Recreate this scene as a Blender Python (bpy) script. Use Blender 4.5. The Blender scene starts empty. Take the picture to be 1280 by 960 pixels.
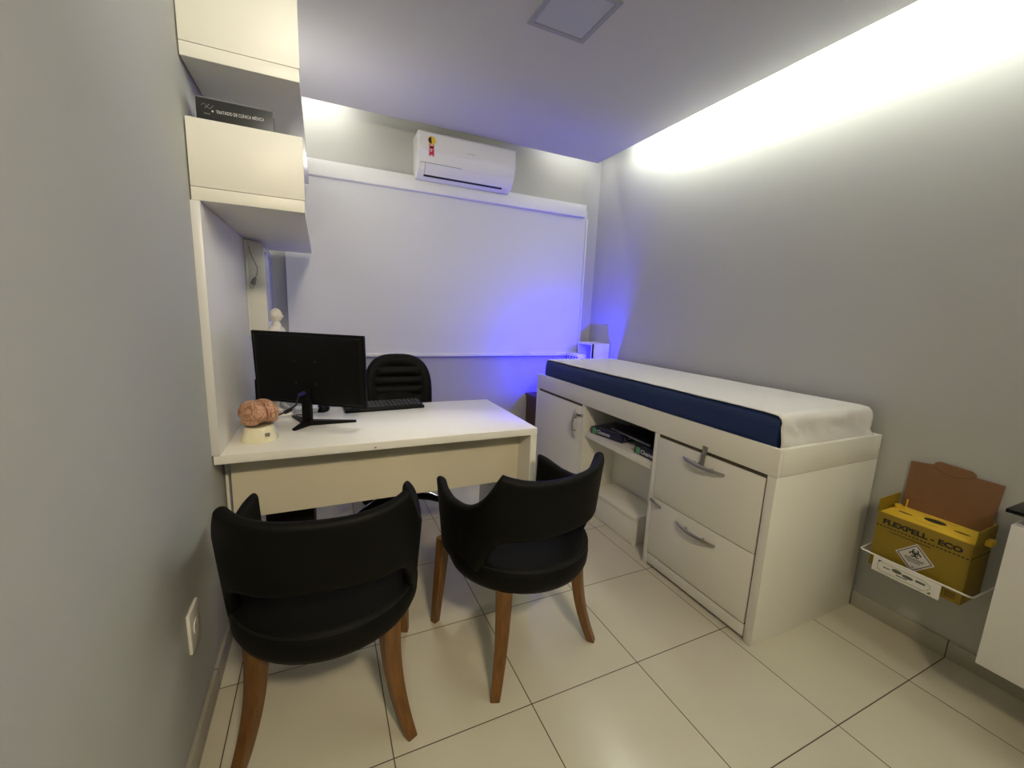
import bpy, bmesh, math, random
from mathutils import Vector, Matrix, noise
random.seed(4)
PI = math.pi
S = bpy.context.scene
COL = S.collection

# ------------------------------------------------------------------ materials
def new_mat(name):
    m = bpy.data.materials.new(name); m.use_nodes = True
    return m, m.node_tree, m.node_tree.nodes['Principled BSDF']

def mat(name, col, rough=.5, metal=0., spec=.5, bump=0., bscale=200., vary=0., vscale=3., coat=0., emit=None, estr=0.):
    m, nt, b = new_mat(name)
    b.inputs['Roughness'].default_value = rough
    b.inputs['Metallic'].default_value = metal
    b.inputs['Specular IOR Level'].default_value = spec
    b.inputs['Coat Weight'].default_value = coat
    tc = nt.nodes.new('ShaderNodeTexCoord')
    n = nt.nodes.new('ShaderNodeTexNoise'); n.inputs['Scale'].default_value = vscale; n.inputs['Detail'].default_value = 4
    nt.links.new(tc.outputs['Object'], n.inputs['Vector'])
    mx = nt.nodes.new('ShaderNodeMix'); mx.data_type = 'RGBA'
    c = list(col)
    mx.inputs['A'].default_value = [max(0, x*(1-vary)) for x in c] + [1]
    mx.inputs['B'].default_value = [min(1, x*(1+vary)) for x in c] + [1]
    nt.links.new(n.outputs['Fac'], mx.inputs['Factor'])
    nt.links.new(mx.outputs['Result'], b.inputs['Base Color'])
    if bump:
        n2 = nt.nodes.new('ShaderNodeTexNoise'); n2.inputs['Scale'].default_value = bscale; n2.inputs['Detail'].default_value = 3
        nt.links.new(tc.outputs['Object'], n2.inputs['Vector'])
        bp = nt.nodes.new('ShaderNodeBump'); bp.inputs['Strength'].default_value = bump; bp.inputs['Distance'].default_value = .002
        nt.links.new(n2.outputs['Fac'], bp.inputs['Height'])
        nt.links.new(bp.outputs['Normal'], b.inputs['Normal'])
    if emit:
        b.inputs['Emission Color'].default_value = list(emit) + [1]
        b.inputs['Emission Strength'].default_value = estr
    return m

def wood_mat(name, c1, c2, scale=(1, 1, .12), freq=60., rough=.4):
    m, nt, b = new_mat(name)
    b.inputs['Roughness'].default_value = rough
    tc = nt.nodes.new('ShaderNodeTexCoord'); mp = nt.nodes.new('ShaderNodeMapping')
    mp.inputs['Scale'].default_value = scale
    nt.links.new(tc.outputs['Object'], mp.inputs['Vector'])
    n = nt.nodes.new('ShaderNodeTexNoise'); n.inputs['Scale'].default_value = freq; n.inputs['Detail'].default_value = 5
    nt.links.new(mp.outputs['Vector'], n.inputs['Vector'])
    r = nt.nodes.new('ShaderNodeValToRGB'); r.color_ramp.elements[0].position = .3; r.color_ramp.elements[1].position = .7
    r.color_ramp.elements[0].color = list(c1) + [1]; r.color_ramp.elements[1].color = list(c2) + [1]
    nt.links.new(n.outputs['Fac'], r.inputs['Fac']); nt.links.new(r.outputs['Color'], b.inputs['Base Color'])
    return m

TILE, OX, OY = .45, .06, 0.
def tile_mat(name, rough=.16, lines=True, ca=(.56, .53, .42, 1), cb_=(.64, .605, .485, 1)):
    m, nt, b = new_mat(name)
    N, L = nt.nodes.new, nt.links.new
    tc = N('ShaderNodeTexCoord'); sp = N('ShaderNodeSeparateXYZ'); L(tc.outputs['Object'], sp.inputs[0])
    def mth(op, a, v=None, v2=None):
        q = N('ShaderNodeMath'); q.operation = op
        for i, x in enumerate((a, v, v2)):
            if x is None: continue
            if isinstance(x, (int, float)): q.inputs[i].default_value = x
            else: L(x, q.inputs[i])
        return q.outputs[0]
    def edge(o, off):
        t = mth('DIVIDE', mth('SUBTRACT', o, off), TILE)
        f = mth('FRACT', t)
        d = mth('MULTIPLY', mth('MINIMUM', f, mth('SUBTRACT', 1., f)), TILE)
        return d, mth('FLOOR', t)
    dx, ix = edge(sp.outputs['X'], OX); dy, iy = edge(sp.outputs['Y'], OY)
    d = mth('MINIMUM', dx, dy)
    g = N('ShaderNodeMapRange'); g.inputs['From Min'].default_value = .0011; g.inputs['From Max'].default_value = .0024
    L(d, g.inputs['Value'])                                   # 0 in the grout, 1 on the tile
    cb = N('ShaderNodeCombineXYZ'); L(ix, cb.inputs[0]); L(iy, cb.inputs[1])
    wn = N('ShaderNodeTexWhiteNoise'); L(cb.outputs[0], wn.inputs['Vector'])
    ns = N('ShaderNodeTexNoise'); ns.inputs['Scale'].default_value = 5; ns.inputs['Detail'].default_value = 6
    L(tc.outputs['Object'], ns.inputs['Vector'])
    v = mth('ADD', mth('MULTIPLY', wn.outputs['Value'], .25), mth('MULTIPLY', ns.outputs['Fac'], .75))
    c = N('ShaderNodeMix'); c.data_type = 'RGBA'
    c.inputs['A'].default_value = ca; c.inputs['B'].default_value = cb_
    L(v, c.inputs['Factor'])
    c2 = N('ShaderNodeMix'); c2.data_type = 'RGBA'; c2.inputs['A'].default_value = (.085, .06, .035, 1)
    L(g.outputs[0], c2.inputs['Factor']); L(c.outputs['Result'], c2.inputs['B'])
    L(c2.outputs['Result'] if lines else c.outputs['Result'], b.inputs['Base Color'])
    rr = N('ShaderNodeMapRange'); rr.inputs['To Min'].default_value = .8; rr.inputs['To Max'].default_value = rough
    L(g.outputs[0], rr.inputs['Value']); L(rr.outputs[0], b.inputs['Roughness'])
    bp = N('ShaderNodeBump'); bp.inputs['Strength'].default_value = .3; bp.inputs['Distance'].default_value = .002
    L(g.outputs[0], bp.inputs['Height']); L(bp.outputs['Normal'], b.inputs['Normal'])
    return m

M = {}
M['wall'] = mat('wall_paint', (.445, .45, .432), .75, bump=.12, bscale=350, vary=.02)
M['wall_right'] = mat('wall_paint_right', (.46, .462, .437), .75, bump=.12, bscale=350, vary=.02)
M['ceil'] = mat('ceiling_paint', (.50, .488, .485), .85, vary=.015)
M['hatch'] = mat('panel_diffuser', (.42, .425, .435), .5)
M['hatch_frame'] = mat('panel_frame', (.29, .29, .31), .5)
M['floor'] = tile_mat('porcelain_tile')
M['base'] = tile_mat('porcelain_skirting', .3, True, (.37, .35, .285, 1), (.42, .395, .325, 1))
M['mdf'] = mat('white_laminate', (.77, .755, .68), .42, vary=.012)
M['mdf_gloss'] = mat('white_laminate_gloss', (.88, .865, .81), .16, vary=.01)
M['panel'] = mat('white_wall_laminate', (.72, .71, .70), .3, vary=.012)
M['gap'] = mat('dark_gap', (.10, .085, .055), .8)
M['metal'] = mat('brushed_metal', (.45, .43, .40), .32, metal=1.)
M['chrome'] = mat('chrome', (.75, .75, .76), .12, metal=1.)
M['leather'] = mat('black_leatherette', (.0026, .0027, .0020), .58, spec=.16, bump=.25, bscale=260, vary=.1, vscale=12)
M['piping'] = mat('black_piping', (.006, .006, .0055), .55, spec=.25)
M['leg'] = wood_mat('varnished_wood', (.105, .043, .008), (.19, .083, .018), rough=.38)
M['black'] = mat('black_plastic', (.0032, .0032, .0034), .5, spec=.16, vary=.1)
M['blackgloss'] = mat('black_gloss', (.006, .006, .007), .12)
M['key'] = mat('key_plastic', (.018, .018, .019), .5)
M['ac'] = mat('air_conditioner_plastic', (.74, .74, .73), .25)
M['blind'] = mat('blind_fabric', (.69, .70, .715), .8, bump=.1, bscale=900, vary=.015)
M['pvc'] = mat('white_pvc', (.74, .75, .76), .4)
M['blue'] = mat('blue_vinyl', (.010, .028, .105), .42, spec=.4, bump=.15, bscale=60, vary=.12, vscale=9)
M['sheet'] = mat('white_sheet', (.72, .71, .69), .9, bump=.15, bscale=300, vary=.02)
M['yellow'] = mat('yellow_board_shaded', (.26, .175, .007), .6, vary=.06, vscale=14)  # darkened yellow: shade on the carton front put into the colour
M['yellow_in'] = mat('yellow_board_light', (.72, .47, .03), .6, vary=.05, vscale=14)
M['kraft'] = mat('brown_kraft_board', (.225, .115, .055), .8, vary=.07, vscale=30)
M['ink'] = mat('black_ink', (.012, .009, .006), .6)
M['white'] = mat('white_paint', (.78, .77, .73), .4)
M['grey'] = mat('grey_print', (.20, .20, .20), .6)
M['brain'] = mat('brain_rubber', (.50, .235, .145), .38, vary=.12, vscale=35)
M['ivory'] = mat('ivory_plastic', (.74, .70, .50), .3)
M['figure'] = mat('figure_plastic', (.72, .68, .62), .4, vary=.05, vscale=60)
M['book'] = mat('dark_book_cover', (.018, .019, .021), .35, vary=.1)
M['pages'] = mat('page_edges', (.42, .41, .39), .8)
M['text'] = mat('pale_print', (.55, .55, .55), .6)
M['pack'] = mat('navy_wrapper', (.010, .011, .038), .3, vary=.15, vscale=25)
M['pack_green'] = mat('green_print', (.10, .30, .17), .4)
M['paper'] = mat('white_paper', (.74, .74, .76), .7)
M['brownwood'] = wood_mat('dark_brown_wood', (.055, .026, .014), (.11, .05, .026), rough=.5)
M['red'] = mat('red_print', (.55, .02, .06), .5)
M['gold'] = mat('yellow_print', (.75, .50, .03), .5)
M['screen'] = mat('viewer_screen', (.42, .43, .60), .15)
M['vga'] = mat('blue_connector', (.022, .018, .16), .4)
M['cable'] = mat('black_cable', (.012, .012, .012), .5)
M['greycable'] = mat('grey_cable', (.36, .34, .30), .5)
M['bluelamp'] = mat('blue_led', (.1, .1, .6), .4, emit=(.05, .03, 1.), estr=6.)

# ------------------------------------------------------------------ mesh helpers
def box(bm, x0, x1, y0, y1, z0, z1, bev=0., seg=2, mtx=None):
    x0, x1 = min(x0, x1), max(x0, x1); y0, y1 = min(y0, y1), max(y0, y1); z0, z1 = min(z0, z1), max(z0, z1)
    vs = [bm.verts.new((x, y, z)) for x in (x0, x1) for y in (y0, y1) for z in (z0, z1)]
    F = [(0, 1, 3, 2), (4, 6, 7, 5), (0, 4, 5, 1), (2, 3, 7, 6), (0, 2, 6, 4), (1, 5, 7, 3)]
    fs = [bm.faces.new([vs[i] for i in f]) for f in F]
    if bev:
        es = list({e for f in fs for e in f.edges})
        r = bmesh.ops.bevel(bm, geom=es, offset=bev, segments=seg, profile=.5, affect='EDGES')
        vs = list({v for v in vs if v.is_valid} | {v for v in r['verts']})
    if mtx is not None:
        bmesh.ops.transform(bm, matrix=mtx, verts=vs)
    return vs

def frame_of(d):
    d = Vector(d).normalized()
    a = Vector((0, 0, 1)) if abs(d.z) < .95 else Vector((1, 0, 0))
    u = a.cross(d).normalized(); v = d.cross(u).normalized()
    return u, v

def tube(bm, pts, r, seg=10, closed=False):
    pts = [Vector(p) for p in pts]; n = len(pts)
    rs = r if isinstance(r, (list, tuple)) else [r]*n
    rings = []; u = None
    for i, p in enumerate(pts):
        if closed: d = pts[(i+1) % n]-pts[i-1]
        else: d = pts[min(i+1, n-1)]-pts[max(i-1, 0)]
        d.normalize()
        if u is None: u, v = frame_of(d)
        else:
            u = (u-d*u.dot(d)).normalized(); v = d.cross(u)
        rings.append([bm.verts.new(p+(u*math.cos(2*PI*k/seg)+v*math.sin(2*PI*k/seg))*rs[i]) for k in range(seg)])
    for i in range(n if closed else n-1):
        a, b = rings[i], rings[(i+1) % n]
        for k in range(seg): bm.faces.new((a[k], a[(k+1) % seg], b[(k+1) % seg], b[k]))
    if not closed:
        bm.faces.new(rings[0][::-1]); bm.faces.new(rings[-1])

def lathe(bm, prof, c=(0, 0, 0), seg=40, sx=1., sy=1., rot=0.):
    c = Vector(c); rings = []
    for r, z in prof:
        rings.append([bm.verts.new(c+Vector((r*sx*math.cos(2*PI*k/seg+rot), r*sy*math.sin(2*PI*k/seg+rot), z))) for k in range(seg)])
    for a, b in zip(rings, rings[1:]):
        for k in range(seg): bm.faces.new((a[k], a[(k+1) % seg], b[(k+1) % seg], b[k]))
    bm.faces.new(rings[0][::-1]); bm.faces.new(rings[-1])

def grid(bm, rows, closed_u=False, cap=False):
    R = [[bm.verts.new(p) for p in row] for row in rows]
    n = len(R[0])
    for a, b in zip(R, R[1:]):
        for k in range(n if closed_u else n-1):
            bm.faces.new((a[k], a[(k+1) % n], b[(k+1) % n], b[k]))
    if cap:
        bm.faces.new(R[0][::-1]); bm.faces.new(R[-1])
    return R

def prism(bm, poly, axis, a, b, bev=0.):
    """poly of 2D points extruded along axis ('x','y','z') from a to b"""
    def P(p, t):
        if axis == 'x': return (t, p[0], p[1])
        if axis == 'y': return (p[0], t, p[1])
        return (p[0], p[1], t)
    A = [bm.verts.new(P(p, a)) for p in poly]; B = [bm.verts.new(P(p, b)) for p in poly]
    n = len(poly)
    fs = [bm.faces.new((A[k], A[(k+1) % n], B[(k+1) % n], B[k])) for k in range(n)]
    fs += [bm.faces.new(A[::-1]), bm.faces.new(B)]
    if bev:
        es = list({e for f in fs for e in f.edges})
        bmesh.ops.bevel(bm, geom=es, offset=bev, segments=2, profile=.5, affect='EDGES')

def BM(): return bmesh.new()
def bbox(*a, **k):
    bm = BM(); box(bm, *a, **k); return bm

def wloc(o):
    v = Vector((0, 0, 0))
    while o is not None: v = v + o.location; o = o.parent
    return v

def obj(name, bm, m, parent=None, smooth=True, angle=35, local=False):
    bmesh.ops.recalc_face_normals(bm, faces=bm.faces[:])
    if parent is not None and not local:
        o_ = wloc(parent)
        bmesh.ops.translate(bm, vec=-o_, verts=bm.verts[:])
    me = bpy.data.meshes.new(name); bm.to_mesh(me); bm.free()
    me.materials.append(M[m] if isinstance(m, str) else m)
    o = bpy.data.objects.new(name, me); COL.objects.link(o)
    if smooth:
        me.polygons.foreach_set('use_smooth', [True]*len(me.polygons))
        try: me.set_sharp_from_angle(angle=math.radians(angle))
        except Exception: pass
    if parent is not None: o.parent = parent
    return o

def thing(name, label, cat, loc=(0, 0, 0), rotz=0., group=None):
    o = bpy.data.objects.new(name, None); COL.objects.link(o)
    o.empty_display_size = .05
    o.location = loc; o.rotation_euler = (0, 0, rotz)
    o['label'] = label; o['category'] = cat
    if group: o['group'] = group
    return o
def tag(o, label, cat, group=None):
    o['label'] = label; o['category'] = cat
    if group: o['group'] = group
    return o
def struct(o): o['kind'] = 'structure'; return o

def text_bm(body, size, origin, xd, yd, bold=0., depth=.0003, width=None):
    cu = bpy.data.curves.new('t', 'FONT'); cu.body = body; cu.size = size; cu.offset = bold; cu.extrude = depth
    cu.resolution_u = 3
    to = bpy.data.objects.new('t', cu); COL.objects.link(to)
    dg = bpy.context.evaluated_depsgraph_get()
    me = bpy.data.meshes.new_from_object(to.evaluated_get(dg))
    bm = BM(); bm.from_mesh(me)
    bpy.data.objects.remove(to); bpy.data.curves.remove(cu); bpy.data.meshes.remove(me)
    if width:
        w = max(v.co.x for v in bm.verts)-min(v.co.x for v in bm.verts)
        for v in bm.verts: v.co.x *= width/w
    xd = Vector(xd).normalized(); yd = Vector(yd).normalized(); zd = xd.cross(yd)
    mt = Matrix((xd, yd, zd)).transposed().to_4x4(); mt.translation = Vector(origin)
    bmesh.ops.transform(bm, matrix=mt, verts=bm.verts[:])
    return bm

def lerp_table(tab, x):
    if x <= tab[0][0]: return tab[0][1]
    for (a, va), (b, vb) in zip(tab, tab[1:]):
        if x <= b:
            t = (x-a)/(b-a); t = t*t*(3-2*t)
            return va+(vb-va)*t
    return tab[-1][1]

# ------------------------------------------------------------------ room shell
W, D, HC, HT, YN = 2.60, 2.16, 2.50, 2.66, -3.3
XL = -.004
CX, CY = W-.168, D-.185                  # edges of the dropped ceiling
def S_(name, bm, m, smooth=False): return struct(obj(name, bm, m, smooth=smooth))
S_('floor', bbox(XL-.1, W+.1, YN-.1, D+.1, -.1, 0), 'floor')
S_('wall_left', bbox(XL-.1, XL, YN, D, 0, HT), 'wall')
S_('wall_right', bbox(W, W+.1, YN, D, 0, HT), 'wall_right')
S_('wall_back', bbox(XL-.1, W+.1, D, D+.1, 0, HT), 'wall')
S_('wall_front', bbox(XL-.1, W+.1, YN-.1, YN, 0, HT), 'wall')
bm = BM(); box(bm, XL, CX, YN, CY, HC, HC+.03); box(bm, XL-.1, W+.1, YN, D+.1, HT, HT+.1)
S_('ceiling', bm, 'ceil')
for nm, b in (('baseboard_left', (XL, XL+.012, YN, .735, 0, .078)), ('baseboard_right', (W-.012, W, YN, -.118, 0, .074)),
              ('baseboard_back', (XL, W, D-.012, D, 0, .074))):
    S_(nm, bbox(*b, bev=.002), 'base', True)
# grout joints cut through the right skirting
# square light panel let into the ceiling
t = thing('ceiling_light_panel', 'square grey-framed light panel, switched off, set into the ceiling', 'light panel', (1.335, .625, HC))
bm = BM()
x0, x1, y0, y1 = 1.195, 1.475, .485, .77; fw = .022
box(bm, x0, x1, y0, y0+fw, HC-.006, HC); box(bm, x0, x1, y1-fw, y1, HC-.006, HC)
box(bm, x0, x0+fw, y0+fw, y1-fw, HC-.006, HC); box(bm, x1-fw, x1, y0+fw, y1-fw, HC-.006, HC)
obj('frame', bm, 'hatch_frame', t, smooth=False)
obj('diffuser', bbox(x0+fw, x1-fw, y0+fw, y1-fw, HC-.003, HC), 'hatch', t, smooth=False)

# window behind the blind: frame only shows on the right
wf = S_('window_1', bbox(.19, 2.475, D-.02, D-.0005, .98, 2.17), 'pvc')
S_('trim_1', bbox(2.462, 2.482, D-.03, D, .80, 2.105, bev=.003), 'pvc', True)

# ------------------------------------------------------------------ roller blind
t = thing('roller_blind', 'wide pale grey roller blind lowered over the window behind the desk', 'blind', (1.29, 2.12, .93))
bm = BM(); rows = []
for i in range(25):
    z = .955+(2.15-.955)*i/24
    rows.append([(.165+(2.455-.165)*k/60, 2.128+.0016*math.sin(k*.55+z*2)*(1-(z-.95)/1.3)+.0012*math.sin(z*9+k*.2), z) for k in range(61)])
grid(bm, rows); obj('blind_fabric', bm, 'blind', t)
bm = BM(); box(bm, .162, 2.458, 2.117, 2.139, .930, .957, bev=.006, seg=3); obj('bottom_bar', bm, 'pvc', t)
bm = BM(); box(bm, .15, 2.428, 2.085, 2.159, 2.105, 2.203, bev=.004); obj('valance', bm, 'pvc', t)

# ------------------------------------------------------------------ air conditioner
ax0, ax1 = .992, 1.695
t = thing('air_conditioner', 'white split air conditioner on the wall above the blind', 'air conditioner', (1.345, 2.158, 2.17))
prof = [(2.158, 2.462), (2.0, 2.462), (1.965, 2.458), (1.952, 2.445), (1.949, 2.40), (1.947, 2.345), (1.947, 2.337), (1.951, 2.332), (1.955, 2.30), (1.965, 2.262),
        (1.985, 2.225), (2.015, 2.195), (2.05, 2.178), (2.078, 2.175), (2.081, 2.208), (2.158, 2.208)]
bm = BM(); prism(bm, prof, 'x', ax0, ax1, bev=.004); obj('housing', bm, 'ac', t, angle=28)
# swinging louvre and the dark slot under it
lo = [(1.9635, 2.262), (1.982, 2.226), (2.008, 2.199), (2.011, 2.203), (1.987, 2.230), (1.968, 2.266)]
bm = BM(); prism(bm, lo, 'x', ax0+.048, ax1-.02); obj('louver', bm, 'ac', t)
sl = [(2.0095, 2.198), (2.022, 2.1895), (2.026, 2.193), (2.012, 2.203)]
bm = BM(); prism(bm, sl, 'x', ax0+.044, ax1-.075); obj('air_slot', bm, 'ink', t)
bm = BM(); prism(bm, [(1.962, 2.2635), (1.964, 2.2605), (1.967, 2.2625), (1.966, 2.265)], 'x', ax0+.012, ax0+.30)
prism(bm, [(1.963, 2.262), (1.9815, 2.226), (2.0085, 2.198), (2.013, 2.203), (1.987, 2.230), (1.968, 2.266)], 'x', ax0+.045, ax0+.0475)
obj('louver_seam', bm, 'grey', t)
# energy medal: yellow-black disc with a swallow-tailed red ribbon
bm = BM(); cx, cz = 1.075, 2.398
prism(bm, [(cx-.0155, cz), (cx+.0155, cz), (cx+.0165, 2.30), (cx, 2.313), (cx-.0165, 2.30)], 'y', 1.945, 1.9475); st = obj('sticker', bm, 'red', t, smooth=False)
st['label'] = 'red ribbon sticker with a yellow and black medal'
bm = BM(); prism(bm, [(cx+.026*math.cos(k*PI/14), cz+.026*math.sin(k*PI/14)) for k in range(28)], 'y', 1.942, 1.9452); obj('medal', bm, 'gold', st, smooth=False)
bm = BM(); prism(bm, [(cx-.003+.021*math.cos(a), cz+.021*math.sin(a)) for a in [PI/2+.1+k*PI/10 for k in range(11)]], 'y', 1.9410, 1.9422)
box(bm, cx-.012, cx+.012, 1.9430, 1.9452, 2.352, 2.362); obj('medal_print', bm, 'ink', st, smooth=False)
for k, z in enumerate((2.366, 2.340, 2.330)): obj('ribbon_print', bbox(cx-.011, cx+.009-.004*k, 1.9430, 1.9452, z, z+.004), 'white', st, smooth=False)
bm = BM(); box(bm, 1.325, 1.385, 1.946, 1.9485, 2.358, 2.364); obj('name_plate', bm, mat('pale_grey_print', (.5, .5, .5), .5), t, smooth=False)

# ------------------------------------------------------------------ wall shelves on the left
SY0, SY1, SX = .66, 1.965, .322
def wall_shelf(z0, z1, ptop, label):
    t = thing('wall_shelf', label, 'shelf', (.16, 1.3, z0))
    obj('shelf_board', bbox(.0, SX, SY0, SY1, z0, z1, bev=.0012), 'mdf', t)
    obj('end_panel', bbox(.0, SX+.002, SY0-.001, SY0+.018, z1+.0012, ptop, bev=.0012), 'mdf', t)
    return t
wall_shelf(1.602, 1.642, 1.845, 'lower white wall shelf whose end panel half hides the dark book')
wall_shelf(2.012, 2.052, 2.497, 'upper white wall shelf reaching up to the ceiling')
# upright panel between the desk and the lower shelf
t = tag(obj('wall_panel', bbox(XL, .022, .655, D-.02, .752, 1.600, bev=.001), 'panel'), 'white laminate wall panel from the desk up to the lower shelf', 'panel')

# book on the lower shelf
t = thing('thick_book', 'dark hardcover medical book standing behind the shelf end panel', 'book', (.135, .72, 1.643))
bx0, bx1, by0, by1, bz0, bz1 = .024, .236, .688, .752, 1.643, 1.918
bm = BM(); box(bm, bx0, bx1, by0, by0+.004, bz0, bz1, bev=.001); box(bm, bx0, bx1, by1-.004, by1, bz0, bz1, bev=.001); box(bm, bx0, bx0+.004, by0, by1, bz0, bz1, bev=.001)
obj('cover', bm, 'book', t)
obj('pages', bbox(bx0+.004, bx1-.003, by0+.0042, by1-.0042, bz0+.003, bz1-.003), 'pages', t, smooth=False)
bm = BM()
box(bm, bx0, bx1, by0-.0006, by0, bz1-.0022, bz1); box(bm, bx0, bx0+.002, by0-.0006, by0, bz0, bz1)
obj('cover_edge', bm, mat('grey_edge', (.22, .22, .22), .6), t, smooth=False)  # paler grey strip along the top and left of the cover
obj('title', text_bm('TRATADO DE CLÍNICA MÉDICA', .0135, (.078, by0-.0006, 1.877), (1, 0, .03), (0, 0, 1), bold=.0001, width=.133), 'text', t, smooth=False)
bm = BM()
tube(bm, [(.040+.004*k, by0-.0012, 1.893+.006*math.sin(k*.9)) for k in range(9)], .0012, 6)
tube(bm, [(.062, by0-.0012, 1.90), (.056, by0-.0012, 1.893), (.049, by0-.0012, 1.887)], .0012, 6)
box(bm, .046, .062, by0-.0012, by0, 1.870, 1.873)
obj('cover_emblem', bm, mat('dim_print', (.16, .16, .16), .6), t, smooth=False)
bm = BM(); prism(bm, [(.069+.0028*math.cos(k*PI/6), 1.881+.0028*math.sin(k*PI/6)) for k in range(12)], 'y', by0-.0012, by0); obj('emblem_dot', bm, 'text', t, smooth=False)

# ------------------------------------------------------------------ film viewer on the wall panel
t = thing('film_viewer', 'white wall-mounted X-ray film viewer with its power plug hanging loose', 'light box', (.022, 1.68, 1.115))
vx, vy0, vy1, vz0, vz1 = .108, 1.495, 1.865, 1.118, 1.598
obj('backplate', bbox(.0225, .034, vy0-.006, vy1+.006, vz0-.004, vz1-.002, bev=.002), 'white', t)
bm = BM(); prism(bm, [(.034, vz0), (vx-.006, vz0+.006), (vx, vz0+.016), (vx, vz1-.035), (vx-.01, vz1-.015), (.034, vz1)], 'y', vy0, vy1, bev=.0025); obj('case', bm, 'mdf', t)
obj('screen', bbox(vx-.001, vx+.002, vy0+.02, vy1-.02, vz0+.07, vz1-.05, bev=.001), 'screen', t)
sw = obj('switch', bbox(vx, vx+.004, vy0+.06, vy0+.085, vz0+.025, vz0+.04, bev=.001), 'vga', t)
bm = BM(); c = [(.043, 1.4935, 1.565), (.050, 1.486, 1.53), (.066, 1.484, 1.49), (.077, 1.484, 1.462), (.075, 1.484, 1.435), (.064, 1.484, 1.407)]
tube(bm, c, .0026, 8); cord = obj('power_cord', bm, 'greycable', t)
bm = BM(); tube(bm, [(.066, 1.484, 1.412), (.061, 1.484, 1.402), (.055, 1.484, 1.385), (.052, 1.484, 1.376)], [.005, .009, .012, .011], 10); obj('plug', bm, 'grey', cord)
bm = BM(); tube(bm, [(.058, 1.484, 1.378), (.052, 1.484, 1.355)], .0024, 8); tube(bm, [(.046, 1.484, 1.377), (.041, 1.484, 1.354)], .0024, 8); obj('prong', bm, 'metal', cord)

# ------------------------------------------------------------------ desk
DZ = .75
t = thing('office_desk', 'long white laminate desk fixed between the wall and its end panel', 'desk', (.64, 1.0, 0))
obj('desktop', bbox(.0, 1.288, SY0, 1.338, DZ-.033, DZ, bev=.0015), 'mdf_gloss', t)
obj('end_panel', bbox(1.255, 1.288, SY0+.002, 1.336, .0, DZ-.0335, bev=.0012), 'mdf', t)
obj('modesty_panel', bbox(.024, 1.254, .79, .808, .443, DZ-.0335, bev=.001), mat('cream_laminate', (.72, .665, .52), .35, vary=.015), t)
obj('wall_upright', bbox(.001, .0115, .812, 1.336, .0, DZ-.0335), 'mdf', t, smooth=False)
bm = BM(); prism(bm, [(.545+.004*math.cos(k*PI/5), .727+.003*math.sin(k*PI/5)) for k in range(10)], 'y', SY0-.0006, SY0+.001); obj('edge_chip', bm, 'kraft', t, smooth=False)

# ------------------------------------------------------------------ monitor
MC = Vector((.3024, 1.011, 1.003)); ya, ti = math.radians(-34.8), math.radians(-2.7)
e = Vector((math.cos(ya), math.sin(ya), 0)); n = Vector((-math.sin(ya), math.cos(ya), 0))
zz = Vector((0, 0, 1))*math.cos(ti)+n*math.sin(ti); nn = n*math.cos(ti)-Vector((0, 0, 1))*math.sin(ti)
mm = Matrix((e, nn, zz)).transposed().to_4x4(); mm.translation = MC
t = thing('computer_monitor', 'black flat monitor on a three-legged stand, seen from behind', 'monitor', (MC.x, MC.y, DZ))
w2, h2 = .2755, .1622
obj('casing', bbox(-w2, w2, -.002, .012, -h2, h2, bev=.003, mtx=mm), 'black', t)
bm = BM(); R = []
for (f, dep) in ((.96, -.002), (.92, -.010), (.80, -.018), (.5, -.021)):
    a, b = w2*f, h2*f*.98
    R.append([mm @ Vector((x, dep, z)) for x, z in ((-a, -b), (a, -b), (a, b), (-a, b))])
grid(bm, R, closed_u=True, cap=True); obj('rear_cover', bm, 'black', t, angle=20)
obj('screen', bbox(-w2+.006, w2-.006, .0121, .0128, -h2+.012, h2-.006, mtx=mm), 'blackgloss', t, smooth=False)
M['screw'] = mat('dull_screw', (.06, .06, .06), .4, metal=.6)
for x in (-.05, .05):
    for z in (-.05, .05):
        bm = BM(); tube(bm, [mm @ Vector((x, -.0195, z-.01)), mm @ Vector((x, -.0228, z-.01))], .0035, 10); obj('mount_screw', bm, 'screw', t)
hub = Vector((.293, 1.003, DZ))
bm = BM()
def bar(bm, a, b, wa, wb, za, zb, z0=0.):
    a = Vector(a); b = Vector(b); d = (b-a).normalized(); s = Vector((-d.y, d.x, 0))
    A = [a+s*wa/2, a-s*wa/2, b-s*wb/2, b+s*wb/2]
    lo_ = [bm.verts.new((p.x, p.y, DZ+z0)) for p in A]
    hi = [bm.verts.new((p.x, p.y, DZ+h)) for p, h in zip(A, (za, za, zb, zb))]
    for k in range(4): bm.faces.new((lo_[k], lo_[(k+1) % 4], hi[(k+1) % 4], hi[k]))
    bm.faces.new(hi); bm.faces.new(lo_[::-1])
for tip in ((.238, .92), (.224, 1.168), (.497, 1.0)):
    v = (Vector((tip[0], tip[1], 0))-Vector((hub.x, hub.y, 0))).normalized()
    bar(bm, (hub.x-v.x*.012, hub.y-v.y*.012, 0), (tip[0], tip[1], 0), .036, .014, .024, .009)
obj('stand_base', bm, 'black', t, smooth=False)
bm = BM(); nk = Matrix.Rotation(ya, 4, 'Z'); nk.translation = Vector((hub.x, hub.y, 0))
box(bm, -.021, .021, -.014, .008, DZ+.012, DZ+.17, bev=.003, mtx=nk); obj('stand_neck', bm, 'black', t)
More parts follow.
